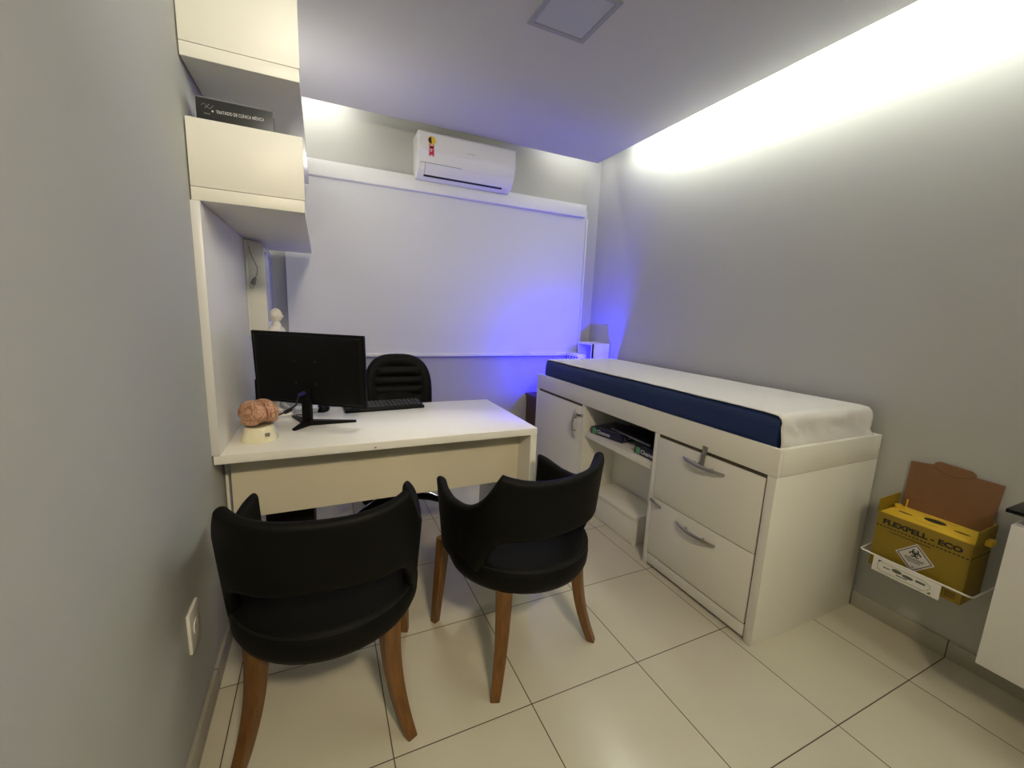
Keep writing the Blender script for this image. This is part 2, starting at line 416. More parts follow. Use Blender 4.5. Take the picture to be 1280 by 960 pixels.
# VGA plug and cable
pc_ = mm @ Vector((-.015, -.028, -.105))
bm = BM(); box(bm, -.022, .016, -.010, .010, -.008, .008, bev=.003, mtx=Matrix.Translation(pc_) @ mm.to_3x3().to_4x4() @ Matrix.Rotation(-.45, 4, 'Y')); vg = obj('video_plug', bm, 'vga', t)
vg['label'] = 'blue video plug'
bm = BM(); cpts = [pc_+Vector((-.018, .008, -.010)), Vector((.245, 1.03, .838)), Vector((.205, 1.08, .80)), Vector((.165, 1.12, .775)), Vector((.12, 1.15, .758)), Vector((.085, 1.16, .7545))]
tube(bm, cpts, .0038, 8); obj('video_cable', bm, 'cable', vg)
bm = BM(); tube(bm, [Vector((.222, 1.063, .812)), Vector((.196, 1.093, .793))], .009, 10); obj('cable_choke', bm, 'cable', vg)

# ------------------------------------------------------------------ desk items
# keyboard
kr = Matrix.Rotation(math.radians(4.0), 4, 'Z'); kr.translation = Vector((.658, 1.252, DZ))
t = thing('keyboard', 'black computer keyboard on the white desk behind the monitor', 'keyboard', (.658, 1.252, DZ))
bm = BM(); poly = [(-.065, .001), (.065, .001), (.065, .026), (.055, .028), (-.06, .016), (-.065, .012)]
prism(bm, [(y, z) for y, z in poly], 'x', -.205, .205, bev=.003); bmesh.ops.transform(bm, matrix=kr, verts=bm.verts[:]); obj('keyboard_case', bm, 'black', t)
ks = 0
for r_ in range(5):
    for c_ in range(18):
        if r_ == 0 and 4 <= c_ <= 8: continue
        y = -.048+r_*.0215; z = .0165+(y+.06)*.1043
        bm = BM(); box(bm, -.195+c_*.0216, -.195+c_*.0216+.0185, y, y+.0185, z, z+.0055, bev=.0012, seg=1, mtx=kr); obj('key', bm, 'key', t); ks += 1
bm = BM(); box(bm, -.195+4*.0216, -.195+9*.0216-.003, -.048, -.0295, .0178, .0233, bev=.0012, seg=1, mtx=kr); obj('space_bar', bm, 'key', t)
# mouse
t = thing('computer_mouse', 'small black mouse on the desk behind the monitor stand', 'mouse', (.355, 1.275, DZ))
bm = BM(); R = []
for i in range(13):
    y = -.052+.104*i/12; s = math.sqrt(max(.02, 1-(y/.0545)**2)); hgt = .036*(s**.7)*(1-.25*(y/.052))
    R.append([(.031*s**.8*math.cos(a), y, hgt*math.sin(a)+.0015) for a in [PI*k/14 for k in range(15)]])
Rv = grid(bm, R); 
for row in (Rv[0], Rv[-1]):
    bm.faces.new(row)
bm.faces.new([r[0] for r in Rv]+[r[-1] for r in Rv][::-1])
mr = Matrix.Rotation(-.2, 4, 'Z'); mr.translation = Vector((.355, 1.275, DZ))
bmesh.ops.transform(bm, matrix=mr, verts=bm.verts[:]); obj('mouse_body', bm, 'black', t, angle=50)
bm = BM(); tube(bm, [mr @ Vector((-.003, -.028, .034)), mr @ Vector((.003, -.028, .034))], .007, 12); obj('scroll_wheel', bm, 'key', t)
# white router-like box
t = thing('network_box', 'small flat white box with a cable lying behind the brain model', 'box', (.30, 1.26, DZ))
rm = Matrix.Rotation(.12, 4, 'Z'); rm.translation = Vector((.282, 1.265, DZ))
obj('case', bbox(-.055, .055, -.04, .04, .001, .026, bev=.004, mtx=rm), 'paper', t)
bm = BM(); box(bm, -.02, .022, -.0405, -.039, .012, .020, mtx=rm); obj('port', bm, 'ink', t, smooth=False)
bm = BM(); tube(bm, [(.305, 1.232, .766), (.30, 1.20, .755), (.27, 1.185, .7535), (.235, 1.195, .7535)], .0022, 8); obj('cable', bm, 'cable', t)
# slim black speaker left of the monitor
t = thing('desktop_speaker', 'slim black speaker against the wall panel left of the monitor', 'speaker', (.058, 1.30, DZ))
obj('cabinet', bbox(.056, .098, 1.292, 1.334, DZ+.001, DZ+.17, bev=.008, seg=3), 'black', t)
for z in (.05, .115): bm = BM(); tube(bm, [(.0975, 1.313, DZ+z), (.101, 1.313, DZ+z)], .016, 18); obj('speaker_cone', bm, 'key', t)

# brain model
bc = Vector((.121, .838, 0))
t = thing('brain_model', 'pinkish anatomical brain model on a cream stand at the desk corner', 'model', (bc.x, bc.y, DZ))
bm = BM(); R = []
for (sx, sy, z, dx, dy) in ((.0655, .069, .0005, 0, 0), (.067, .070, .004, 0, 0), (.064, .067, .012, 0, 0), (.056, .060, .038, .001, 0), (.052, .056, .052, .002, 0), (.048, .052, .057, .002, 0), (.03, .03, .053, .002, 0)):
    row = []
    for k in range(48):
        a = 2*PI*k/48; c_, s_ = math.cos(a), math.sin(a)
        p = 2/2.6
        up = z+(.010*max(0, -s_)*max(0, c_)*(1 if z > .03 else 0) if z > .03 else 0)
        row.append((bc.x+dx+sx*math.copysign(abs(c_)**p, c_), bc.y+dy+sy*math.copysign(abs(s_)**p, s_), DZ+up))
    R.append(row)
grid(bm, R, closed_u=True, cap=True); bs = obj('stand', bm, 'ivory', t, angle=50)
bm = BM()
for k, z in enumerate((.034, .026)): box(bm, bc.x+.026-.0*k, bc.x+.042, bc.y-.0645, bc.y-.05, DZ+z, DZ+z+.003)
obj('printed_tag', bm, 'grey', bs, smooth=False)
bm = BM(); tube(bm, [(bc.x+.014, bc.y-.0665, DZ+.006), (bc.x+.012, bc.y-.0590, DZ+.034), (bc.x+.010, bc.y-.0555, DZ+.05)], .0022, 8); obj('mould_seam', bm, 'ivory', bs)
# hemispheres: axis of the brain points toward the camera's right
br = Matrix.Rotation(math.radians(36), 4, 'Z'); bO = Vector((.122, .842, DZ+.102))
def groove(p, sd):
    q = Vector(p)+Vector((sd*.31, 0, 0))
    w_ = Vector((noise.noise(q*30), noise.noise(q*30+Vector((7, 3, 1))), noise.noise(q*30+Vector((2, 9, 5)))))
    v = abs(noise.noise(q*62+w_*1.3))
    return max(0., 1-v/.20)
def brain_mat():
    m, nt, b = new_mat('brain_rubber'); b.inputs['Roughness'].default_value = .38
    at = nt.nodes.new('ShaderNodeAttribute'); at.attribute_name = 'groove'
    mx = nt.nodes.new('ShaderNodeMix'); mx.data_type = 'RGBA'
    mx.inputs['A'].default_value = (.53, .30, .19, 1); mx.inputs['B'].default_value = (.22, .075, .038, 1)  # second colour paints crease shade into the grooves
    nt.links.new(at.outputs['Fac'], mx.inputs['Factor']); nt.links.new(mx.outputs['Result'], b.inputs['Base Color'])
    return m
M['brain'] = brain_mat()
def lobe(bm, cen, rad, side, flat=None, sub=6):
    gl = bm.verts.layers.float.get('groove') or bm.verts.layers.float.new('groove')
    r = bmesh.ops.create_icosphere(bm, subdivisions=sub, radius=1.)
    for v in r['verts']:
        d = v.co.normalized()
        p = Vector((d.x*rad[0], d.y*rad[1], d.z*rad[2]))
        if p.z < 0: p.z *= .72
        q = p+Vector(cen); g = groove(q, side)
        q = q-d*.0042*g**1.2
        if flat is not None:
            lim = .0016*side
            if side > 0 and q.x < lim: q.x = lim+(q.x-lim)*.02; g = max(g, .7)
            if side < 0 and q.x > lim: q.x = lim+(q.x-lim)*.02; g = max(g, .7)
        v.co = q; v[gl] = min(1., g*.85)
for side, nm in ((-1, 'cerebral_hemisphere'), (1, 'cerebral_hemisphere')):
    bm = BM()
    lobe(bm, (side*.022, .0, .004), (.042, .073, .053), side, flat=True)
    lobe(bm, (side*.038, -.004, -.024), (.025, .048, .021), side, sub=5)
    mt = Matrix.Translation(bO) @ br
    bmesh.ops.transform(bm, matrix=mt, verts=bm.verts[:])
    obj(nm, bm, 'brain', t, angle=180)
bm = BM(); lobe(bm, (0, .048, -.032), (.034, .026, .018), 1, sub=5); bmesh.ops.transform(bm, matrix=Matrix.Translation(bO) @ br, verts=bm.verts[:]); obj('cerebellum', bm, 'brain', t, angle=180)

# anatomical figure (head and shoulders show above the monitor)
def skin_mesh(verts, edges, radii, root, sub=2):
    me = bpy.data.meshes.new('s'); me.from_pydata([Vector(v) for v in verts], edges, [])
    o = bpy.data.objects.new('s', me); COL.objects.link(o)
    md = o.modifiers.new('skin', 'SKIN'); ly = me.skin_vertices[0].data
    for i, r in enumerate(radii):
        ly[i].radius = (r, r) if not isinstance(r, tuple) else r
        ly[i].use_root = (i == root)
    md.use_smooth_shade = True
    s = o.modifiers.new('sub', 'SUBSURF'); s.levels = sub; s.render_levels = sub
    dg = bpy.context.evaluated_depsgraph_get()
    m2 = bpy.data.meshes.new_from_object(o.evaluated_get(dg)); bm = BM(); bm.from_mesh(m2)
    bpy.data.objects.remove(o); bpy.data.meshes.remove(me); bpy.data.meshes.remove(m2)
    return bm
t = thing('anatomical_figure', 'white human body figurine standing behind the monitor by the film viewer', 'figurine', (.168, 1.252, DZ))
H = .50
V = [(0, 0, .53), (0, 0, .62), (0, .002, .72), (0, .0, .80), (0, .002, .845), (0, -.004, .885)]
Rr = [(.075, .06), (.066, .05), (.088, .058), (.06, .045), (.036, .036), (.034, .036)]
E_ = [(0, 1), (1, 2), (2, 3), (3, 4), (4, 5)]
def add(p, r, par): V.append(p); Rr.append(r); E_.append((par, len(V)-1)); return len(V)-1
for s in (-1, 1):
    a = add((s*.095, 0, .795), .036, 3); a = add((s*.13, .005, .70), .031, a); a = add((s*.15, .0, .60), .026, a); a = add((s*.16, -.02, .49), .018, a); a = add((s*.162, -.03, .455), .022, a); add((s*.16, -.035, .40), .012, a)
    a = add((s*.055, 0, .47), .055, 0); a = add((s*.06, .0, .38), .048, a); a = add((s*.062, -.004, .27), .036, a); a = add((s*.063, .01, .18), .034, a); a = add((s*.063, .01, .05), .022, a); add((s*.066, -.05, .02), .02, a)
bm = skin_mesh([Vector(v)*H for v in V], E_, [tuple(q*H for q in r) if isinstance(r, tuple) else r*H for r in Rr], 0)
# head with face, rows of an oval
R = []
for i in range(17):
    f = i/16; z = .872+.135*f; prof = math.sin(PI*min(1, max(0.02, f)))**.55
    row = []
    for k in range(28):
        a = 2*PI*k/28; c_, s_ = math.cos(a), math.sin(a)
        rx = .046*prof; ry = .058*prof
        x, y = rx*c_, ry*s_+.004
        if s_ < -.2:
            front = (-s_-.2)/.8
            nose = math.exp(-((f-.43)/.10)**2)*math.exp(-(c_/.24)**2)*.016
            eye = -math.exp(-((f-.55)/.06)**2)*math.exp(-((abs(c_)-.38)/.16)**2)*.008
            mouth = math.exp(-((f-.25)/.035)**2)*math.exp(-(c_/.4)**2)*.005
            chin = math.exp(-((f-.10)/.08)**2)*math.exp(-(c_/.45)**2)*.010
            y -= (nose+eye+mouth+chin)*front
        if abs(c_) > .93: x += math.copysign(.008*math.exp(-((f-.47)/.11)**2), c_)
        row.append((x*H, y*H, z*H))
    R.append(row)
grid(bm, R, closed_u=True, cap=True)
rt = Matrix.Rotation(math.radians(68), 4, 'Z'); rt.translation = Vector((.168, 1.252, DZ+.012))
bmesh.ops.transform(bm, matrix=rt, verts=bm.verts[:])
obj('body', bm, 'figure', t, angle=180)
bm = BM(); lathe(bm, [(.052, .0005), (.052, .010), (.049, .0125)], (.168, 1.252, DZ), 36); obj('base', bm, 'white', t)

# ------------------------------------------------------------------ office chair behind the desk
oc = Vector((.80, 1.62, 0))
t = thing('office_chair', 'black swivel office chair with ribbed back behind the desk', 'chair', oc)
def oval_outline(hw, hh, n=64, p=2.6):
    out = []
    for k in range(n):
        a = 2*PI*k/n; c_, s_ = math.cos(a), math.sin(a)
        pp = 2/p
        out.append((hw*math.copysign(abs(c_)**pp, c_), hh*math.copysign(abs(s_)**pp, s_)))
    return out
bz, by = .735, 1.66
bm = BM(); R = []
for f, dy in ((.80, .028), (.96, .026), (1.0, .008), (1.0, -.018), (.965, -.034), (.88, -.042), (.76, -.040), (.72, -.034)):
    R.append([(oc.x+x*f, by+dy+.035*(x/.2)**2*-1+.05*((z+.26)/.52), bz+z*(f+.0)) for x, z in oval_outline(.212, .262, p=2.9)])
grid(bm, R, closed_u=True, cap=True); bk = obj('backrest', bm, 'leather', t, angle=60)
bm = BM()
for i in range(6):                       # ribbed centre of the back
    z0 = bz-.175+i*.061; R = []
    hw = .150 if i < 5 else .135
    for j in range(9):
        a = PI*j/8; z = z0+.029*(1-math.cos(a)); d = .021*math.sin(a)
        R.append([(oc.x-hw+2*hw*k/16, by-.046-d*(1-abs(2*k/16-1)**6)-.035*((-hw+2*hw*k/16)/.2)**2+.05*((z-bz+.26)/.52), z) for k in range(17)])
    grid(bm, R)
obj('ribbed_cushion', bm, 'leather', bk, angle=180)
bm = BM(); box(bm, oc.x-.235, oc.x+.235, 1.27, 1.70, .44, .52, bev=.035, seg=4); obj('seat', bm, 'leather', t)
bm = BM(); tube(bm, [(oc.x-.02, 1.45, .44), (oc.x-.02, 1.45, .22)], .028, 16); tube(bm, [(oc.x-.02, 1.45, .22), (oc.x-.02, 1.45, .10)], .042, 16); obj('gas_column', bm, 'black', t)
bm = BM(); box(bm, oc.x-.03, oc.x+.03, 1.75, 1.77, .40, .60, bev=.006); box(bm, oc.x-.03, oc.x+.03, 1.45, 1.77, .405, .435, bev=.006); obj('back_support', bm, 'black', t)
for k in range(5):
    a = math.radians(-90+72*k); bo = Vector((oc.x-.02, 1.45, 0)); v = Vector((math.cos(a), math.sin(a), 0))
    P = [bo+v*d+Vector((0, 0, z)) for d, z in ((.02, .135), (.10, .14), (.18, .128), (.25, .105), (.30, .082))]
    bm = BM(); tube(bm, P, [.03, .026, .022, .018, .015], 10); lg = obj('base_leg', bm, 'black', t)
    bm = BM(); tube(bm, [p+Vector((0, 0, r)) for p, r in zip(P[1:], (.025, .021, .017, .014))], .006, 8); obj('chrome_strip', bm, 'chrome', lg)
    s_ = Vector((-v.y, v.x, 0)); c0 = bo+v*.30+Vector((0, 0, .029))
    bm = BM(); tube(bm, [c0-s_*.024, c0-s_*.007], .028, 16); tube(bm, [c0+s_*.007, c0+s_*.024], .028, 16); tube(bm, [c0+Vector((0, 0, .0)), c0+Vector((0, 0, .058))], .007, 8); tube(bm, [c0-s_*.01, c0+s_*.01], .006, 8); obj('caster', bm, 'black', lg)
for s in (-1, 1):
    bm = BM(); x = oc.x+s*.265
    tube(bm, [(oc.x+s*.20, 1.56, .43), (x, 1.55, .45), (x, 1.50, .53), (x, 1.46, .595), (x, 1.55, .61), (x, 1.66, .608)], [.014, .016, .016, .018, .022, .018], 10); obj('armrest', bm, 'black', t)

# computer tower under the desk
t = thing('computer_tower', 'black computer tower on the floor under the desk', 'computer', (.21, 1.16, 0))
obj('case', bbox(.11, .302, .95, 1.37, .006, .41, bev=.006), 'black', t)
bm = BM()
for x in (.13, .28):
    for y in (.98, 1.34): tube(bm, [(x, y, .0005), (x, y, .0075)], .012, 10)
obj('foot', bm, 'key', t)

# ------------------------------------------------------------------ armchairs
ZTB = [(0, .764), (16, .766), (32, .774), (42, .783), (48, .790)]
ZTA = [(48, .790), (51, .766), (55, .732), (60, .698), (67, .667), (76, .645), (87, .634), (98, .633), (109, .643), (118, .657), (126, .666)]
def pchip(tab, x):
    n = len(tab); x = min(max(x, tab[0][0]), tab[-1][0])
    h = [tab[i+1][0]-tab[i][0] for i in range(n-1)]; d = [(tab[i+1][1]-tab[i][1])/h[i] for i in range(n-1)]
    m = [d[0]]+[0 if d[i-1]*d[i] <= 0 else 2*d[i-1]*d[i]/(d[i-1]+d[i]) for i in range(1, n-1)]+[d[-1]]
    i = next((k for k in range(n-1) if x <= tab[k+1][0]), n-2); t = (x-tab[i][0])/h[i]
    return (2*t**3-3*t*t+1)*tab[i][1]+(t**3-2*t*t+t)*h[i]*m[i]+(3*t*t-2*t**3)*tab[i+1][1]+(t**3-t*t)*h[i]*m[i+1]
def ztop(a): return pchip(ZTB, a) if a <= 48 else pchip(ZTA, a)
ZB = [(0, .556), (38, .556), (48, .545), (55, .505), (61, .440), (67, .400), (76, .386), (126, .384)]
def shellR(th, z):
    a = math.radians(th); p = 2.55
    sq = (abs(math.cos(a))**p+abs(math.sin(a))**p)**(-1/p)
    return (.264+.032*(z-.39)/.39)*sq+.010*max(0., (th-85)/40)
def armchair(label, loc, rot):
    t = thing('armchair', label, 'chair', loc, rot, 'black barrel armchairs in front of the desk')
    # seat: round padded cushion
    bm = BM()
    prof = [(.20, .362), (.245, .360), (.262, .366), (.270, .385), (.272, .415), (.269, .440), (.262, .450), (.250, .4545), (.18, .462), (.08, .465), (.01, .4655)]
    lathe(bm, prof, (0, -.012, 0), 72, sx=1.0, sy=1.02); st = obj('seat', bm, 'leather', t, angle=60, local=True)
    bm = BM(); tube(bm, [(.2665*math.cos(2*PI*k/72), -.012+.272*math.sin(2*PI*k/72), .4445) for k in range(72)], .0034, 8, closed=True); obj('seam_piping', bm, 'piping', st, local=True)
    # curved shell: back and both arms in one band
    bm = BM(); R = []; tks = .038
    angs = [-126+i for i in range(253)]
    for th in angs:
        a = abs(th); zb, zt = pchip(ZB, a), ztop(a)
        end = min(1., (126-a)/4.0); end = math.sqrt(max(.0, 1-(1-end)**2))
        tk = tks*(.35+.65*end); ins = (1-end)*.012
        zb += ins; zt -= ins; row = []
        def P(off, z):
            r_ = shellR(a, z)-off
            A = math.radians(th)
            return (r_*math.sin(A), -r_*math.cos(A)*1.0-.0, z)
        r = tk/2
        for k in range(8): row.append(P(0, zb+r+(zt-zb-2*r)*k/7))
        for k in range(1, 6):
            q = PI*k/6; row.append(P(r-r*math.cos(q), zt-r+r*math.sin(q)))
        for k in range(8): row.append(P(tk, zt-r-(zt-zb-2*r)*k/7))
        for k in range(1, 6):
            q = PI*k/6; row.append(P(r+r*math.cos(q), zb+r-r*math.sin(q)))
        R.append(row)
    grid(bm, R, closed_u=True, cap=True); obj('backrest', bm, 'leather', t, angle=75, local=True)
    # legs
    def leg(path, name='leg'):
        bm = BM(); R = []
        for (x, y, z, a, b, yaw) in path:
            c_, s_ = math.cos(yaw), math.sin(yaw); row = []
            ch = .22
            for (u, v) in ((-.5, -.5+ch/2), (-.5+ch/2, -.5), (.5-ch/2, -.5), (.5, -.5+ch/2), (.5, .5-ch/2), (.5-ch/2, .5), (-.5+ch/2, .5), (-.5, .5-ch/2)):
                row.append((x+u*a*c_-v*b*s_, y+u*a*s_+v*b*c_, z))
            R.append(row)
        grid(bm, R, closed_u=True, cap=True); obj(name, bm, 'leg', t, angle=40, local=True)
    for s in (-1, 1):
        pth = []
        for i in range(13):
            f = i/12; z = .372*(1-f)
            x = s*(.176+.058*f**2.2); y = -.172-.052*f**1.9
            pth.append((x, y, z+.0005, .058-.025*f, .044-.014*f, s*.55))
        leg(pth)
        pth = []
        for i in range(9):
            f = i/8; z = .395*(1-f)
            pth.append((s*(.226+.014*f), .178+.040*f, z+.0005, .044-.014*f, .046-.016*f, s*-.3))
        leg(pth)
    return t
armchair('black barrel armchair with wooden legs, nearest the left wall', (.3625, .300, 0), math.radians(-7))
armchair('black barrel armchair with wooden legs, nearest the examination couch', (1.035, .330, 0), math.radians(11.9))

# ------------------------------------------------------------------ examination couch
cx0, cx1, cy0, cy1, cz = 1.892, 2.585, -.115, 1.807, .829
t = thing('examination_couch', 'long white cabinet couch with drawers, door and open shelf along the right wall', 'couch', (2.24, .85, 0))
obj('side_panel', bbox(cx0+.001, cx1, cy0, cy0+.036, 0, .7185, bev=.0015), 'mdf', t)
obj('side_panel', bbox(cx0+.001, cx1, cy1-.03, cy1, 0, .7185, bev=.0015), 'mdf', t)
obj('divider', bbox(cx0+.001, 2.33, .490, .516, 0, .7185, bev=.001), 'mdf', t)
obj('divider', bbox(cx0+.001, 2.33, 1.148, 1.172, 0, .7185, bev=.001), 'mdf', t)
obj('back_panel', bbox(2.165, 2.18, .516, 1.148, 0, .508), 'mdf', t, smooth=False)
obj('shelf', bbox(cx0+.018, 2.165, .5165, 1.1475, .508, .544, bev=.001), 'mdf', t)
bm = BM()                                # tray-like rim that holds the mattress
box(bm, cx0, cx0+.02, cy0, cy1, .7195, cz, bev=.0015); box(bm, cx1-.02, cx1, cy0, cy1, .7195, cz, bev=.0015)
box(bm, cx0+.0205, cx1-.0205, cy0, cy0+.02, .7195, cz, bev=.0015); box(bm, cx0+.0205, cx1-.0205, cy1-.02, cy1, .7195, cz, bev=.0015)
box(bm, cx0+.0205, cx1-.0205, cy0+.0205, cy1-.0205, .7195, .738)
obj('rim', bm, 'mdf', t)
obj('seam', bbox(cx0+.0015, cx1-.002, cy0+.002, cy1-.002, .7186, .7194), 'gap', t, smooth=False)
obj('gap_shade_sheet', bbox(cx0+.0105, cx0+.014, cy0+.0365, .4895, .03, .7183), 'gap', t, smooth=False)  # dark sheet behind the drawer fronts, its colour standing in for gap shade
obj('gap_shade_sheet', bbox(cx0+.0105, cx0+.014, 1.1725, cy1-.0305, .03, .7183), 'gap', t, smooth=False)  # same dark sheet for the shade in the door gaps
def bow_handle(parent, P, Q, out, m='metal', bulge=.024, wid=.021):
    P, Q, out = Vector(P), Vector(Q), Vector(out)
    ax = (Q-P); L_ = ax.length; ax.normalize(); sd = ax.cross(out).normalized()
    bm = BM(); R = []
    for i in range(17):
        f = i/16; c_ = P+ax*L_*f+out*(.004+bulge*math.sin(PI*f)**.8); th_ = .0045+.0025*math.sin(PI*f); ww = wid*(.55+.45*math.sin(PI*f))
        R.append([c_+sd*ww*math.cos(q)*.5+out*th_*math.sin(q) for q in [2*PI*k/12 for k in range(12)]])
    grid(bm, R, closed_u=True, cap=True)
    for f in (.28, .72):
        p = P+ax*L_*f; tube(bm, [p, p+out*(bulge*.85)], .005, 10)
    return obj('handle', bm, m, parent)
dz = [(.385, .702, .655), (.075, .380, .328)]
drs = []
for z0, z1, hz in dz:
    dr = obj('drawer', bbox(cx0-.001, cx0+.0095, cy0+.043, .486, z0, z1, bev=.0012), 'mdf', t); drs.append(dr)
    bow_handle(dr, (cx0-.001, .318, hz), (cx0-.001, .098, hz-.006), (-1, 0, 0))
obj('kick_board', bbox(cx0+.003, cx0+.0095, cy0+.041, .488, .014, .068, bev=.001), 'mdf', t)
dr = obj('door', bbox(cx0-.001, cx0+.0095, 1.176, cy1-.034, .02, .702, bev=.0012), 'mdf', t)
bow_handle(dr, (cx0-.001, 1.232, .672), (cx0-.001, 1.232, .474), (-1, 0, 0))
obj('kick_board', bbox(cx0+.035, cx0+.05, 1.172, cy1-.03, .0, .02), 'mdf', t)
def hasp(pts, w, parent):                # folding padlock hasp: plate, strap, loop
    bm = BM(); (y0, z0), (y1, z1) = pts
    P, Q = Vector((cx0-.004, y0, z0)), Vector((cx0-.004, y1, z1)); d = (Q-P).normalized(); s_ = Vector((0, -d.z, d.y))
    def plate(f0, f1, ww, x0, x1):
        a = P+(Q-P)*f0; b = P+(Q-P)*f1
        vs = [bm.verts.new((x, (p+s_*g*ww/2).y, (p+s_*g*ww/2).z)) for x in (x0, x1) for p, g in ((a, -1), (a, 1), (b, 1), (b, -1))]
        bm.faces.new(vs[:4]); bm.faces.new(vs[4:][::-1])
        for k in range(4): bm.faces.new((vs[k], vs[(k+1) % 4], vs[4+(k+1) % 4], vs[4+k]))
    plate(0, .35, w, cx0-.005, cx0-.0005); plate(.40, 1.0, w*.8, cx0-.010, cx0-.005)
    c0 = P+(Q-P)*.37; tube(bm, [c0-s_*w*.5+Vector((-.003, 0, 0)), c0+s_*w*.5+Vector((-.003, 0, 0))], .004, 8)
    c1 = P+(Q-P)*.8; tube(bm, [c1+Vector((-.016, 0, 0))+d*.011*math.cos(q)+s_*.008*math.sin(q) for q in [2*PI*k/16 for k in range(16)]], .0022, 6, closed=True)
    tube(bm, [P+(Q-P)*.1+Vector((-.001, 0, 0)), P+(Q-P)*.1+Vector((-.005, 0, 0))], .003, 8)
    return obj('hasp', bm, 'metal', parent)
hasp(((.206, .742), (.212, .640)), .024, t)
hasp(((1.158, .646), (1.222, .640)), .016, t)
hasp(((.500, .366), (.422, .352)), .014, t)

# mattress and sheet
def cushion(bm, x0, x1, y0, y1, z0, z1, r=.016, nx=10, ny=40, amp=.002, seed=0.):
    vs = box(bm, x0, x1, y0, y1, z0, z1, bev=r, seg=4)
    return vs
mx0, mx1, my0, my1, mz0, mz1 = 1.930, 2.548, -.072, 1.745, .739, .943
bm = BM(); rows = []
def mprof(y):                            # cross-section of the blue pad, soft front edge
    sag = .004*math.sin(y*3.1)+.003*noise.noise(Vector((y*5, 0, 0)))
    bl = .004*math.sin((y+.07)*9)*.4
    return [(mx0+.012, mz0), (mx0+.004, mz0+.01), (mx0-.003+bl, mz0+.06), (mx0-.006+bl, mz0+.10), (mx0-.005+bl, mz0+.15), (mx0-.001, mz1-.018+sag*.5), (mx0+.008, mz1-.005+sag*.5), (mx0+.022, mz1+sag*.5),
            (mx0+.2, mz1+.002), (mx1-.05, mz1+.002), (mx1-.012, mz1-.004), (mx1, mz1-.018), (mx1, mz0+.02), (mx1-.01, mz0)]
N_ = 60
for i in range(N_+1):
    f = i/N_; y = my0+(my1-my0)*f
    sh = max(0, 1-min(f, 1-f)*N_/1.5)*.012
    cxm, czm = (mx0+mx1)/2, (mz0+mz1)/2
    rows.append([(x+(cxm-x)*sh*.6, y, z+(czm-z)*sh*2) for x, z in mprof(y)])
grid(bm, rows, closed_u=True, cap=True)
tag(obj('couch_mattress', bm, 'blue', angle=60), 'navy blue vinyl mattress lying on the white couch cabinet', 'mattress')
# sheet over the top and down both ends
bm = BM(); rows = []
path = []
for k in range(9): path.append((my0-.006-.004*math.sin(k*.8), .790+(mz1-.020-.790)*k/8))
path += [(my0-.003, mz1-.006), (my0+.008, mz1+.0055), (my0+.03, mz1+.0075)]
for k in range(1, 44): path.append((my0+.03+(my1-my0-.06)*k/44, mz1+.0075))
path += [(my1-.03, mz1+.0075), (my1-.008, mz1+.0055), (my1+.003, mz1-.006)]
for k in range(9): path.append((my1+.006+.003*math.sin(k*.7), mz1-.02-(mz1-.02-.76)*k/8))
for j, (y, z) in enumerate(path):
    row = []
    for k in range(41):
        f = k/40; x = mx0+.004+(mx1+.006-mx0-.004)*f
        wob = 0.; dz_ = 0.
        end = j < 12
        if end:
            wob = -abs(noise.noise(Vector((x*9+z*14, z*9-x*3, 2.))))*.024*min(1, (mz1-z)/.05+.1)
            wob += .004*math.sin(x*24+z*30)*min(1, max(0, (mz1-z)/.08))
            wob = max(-.010, min(wob, .002))
        else:
            dz_ = .0016*noise.noise(Vector((x*6, y*5, 0)))+.0010*noise.noise(Vector((x*20, y*9, 4)))
        if f < .04: dz_ -= .004*(1-f/.04)
        if f > .96: dz_ -= .008*((f-.96)/.04)
        sag = .002*math.sin(y*3.1)*(1-f)**6
        if end: x = x+(.012*(1-f)-.008*f)*max(0, (mz1-.02-z)/.15)+(-.004 if f == 0 else 0)
        row.append((x, y+wob, z+dz_+sag+.0005))
    rows.append(row)
grid(bm, rows)
o = obj('couch_sheet', bm, 'sheet', angle=80)
tag(o, 'white sheet spread over the blue couch mattress and tucked at its ends', 'sheet')
sd = o.modifiers.new('thick', 'SOLIDIFY'); sd.thickness = .0022; sd.offset = 0

# paper packs, binder and step inside the open compartment
def pack(label, x, y, rot, wx, wy, dup_side):
    t = thing('paper_pack', label, 'paper pack', (x, y, .5445), 0, 'paper packs on the couch shelf')
    mt = Matrix.Rotation(rot, 4, 'Z'); mt.translation = Vector((x, y, .5445))
    h = .047
    obj('wrapper', bbox(0, wx, -wy, 0, .0005, h, bev=.003, mtx=mt), 'pack', t)
    bm = BM(); box(bm, -.0008, .002, -.046, -.014, .004, h-.005, mtx=mt); g = obj('green_emblem', bm, 'pack_green', t, smooth=False)
    xd = mt.to_3x3() @ Vector((0, -1, 0)); o_ = mt @ Vector((-.0008, -.052, .014))
    obj('brand_print', text_bm('Chamex', .032, o_, xd, (0, 0, 1), bold=.0004, width=min(.11, wy-.07)), 'paper', t, smooth=False)
    xd = mt.to_3x3() @ Vector((1, 0, 0)); o_ = mt @ Vector((.02, -wy-.0008, .014))
    obj('brand_print', text_bm('Chamex', .032, o_, xd, (0, 0, 1), width=.12), mat('dim_pack_print', (.22, .22, .25), .6), t, smooth=False)
    xd = mt.to_3x3() @ Vector((0, -1, 0)); o_ = mt @ Vector((.03, -.03, h+.0002))
    bm = BM(); box(bm, .012, .016, -wy+.02, -.05, h-.0003, h+.0006, mtx=mt); box(bm, .02, .022, -wy+.04, -.06, h-.0003, h+.0006, mtx=mt); obj('top_print', bm, 'grey', t, smooth=False)
pack('navy printed paper pack at the left end of the couch shelf', 1.925, 1.105, math.radians(10), .235, .255, 0)
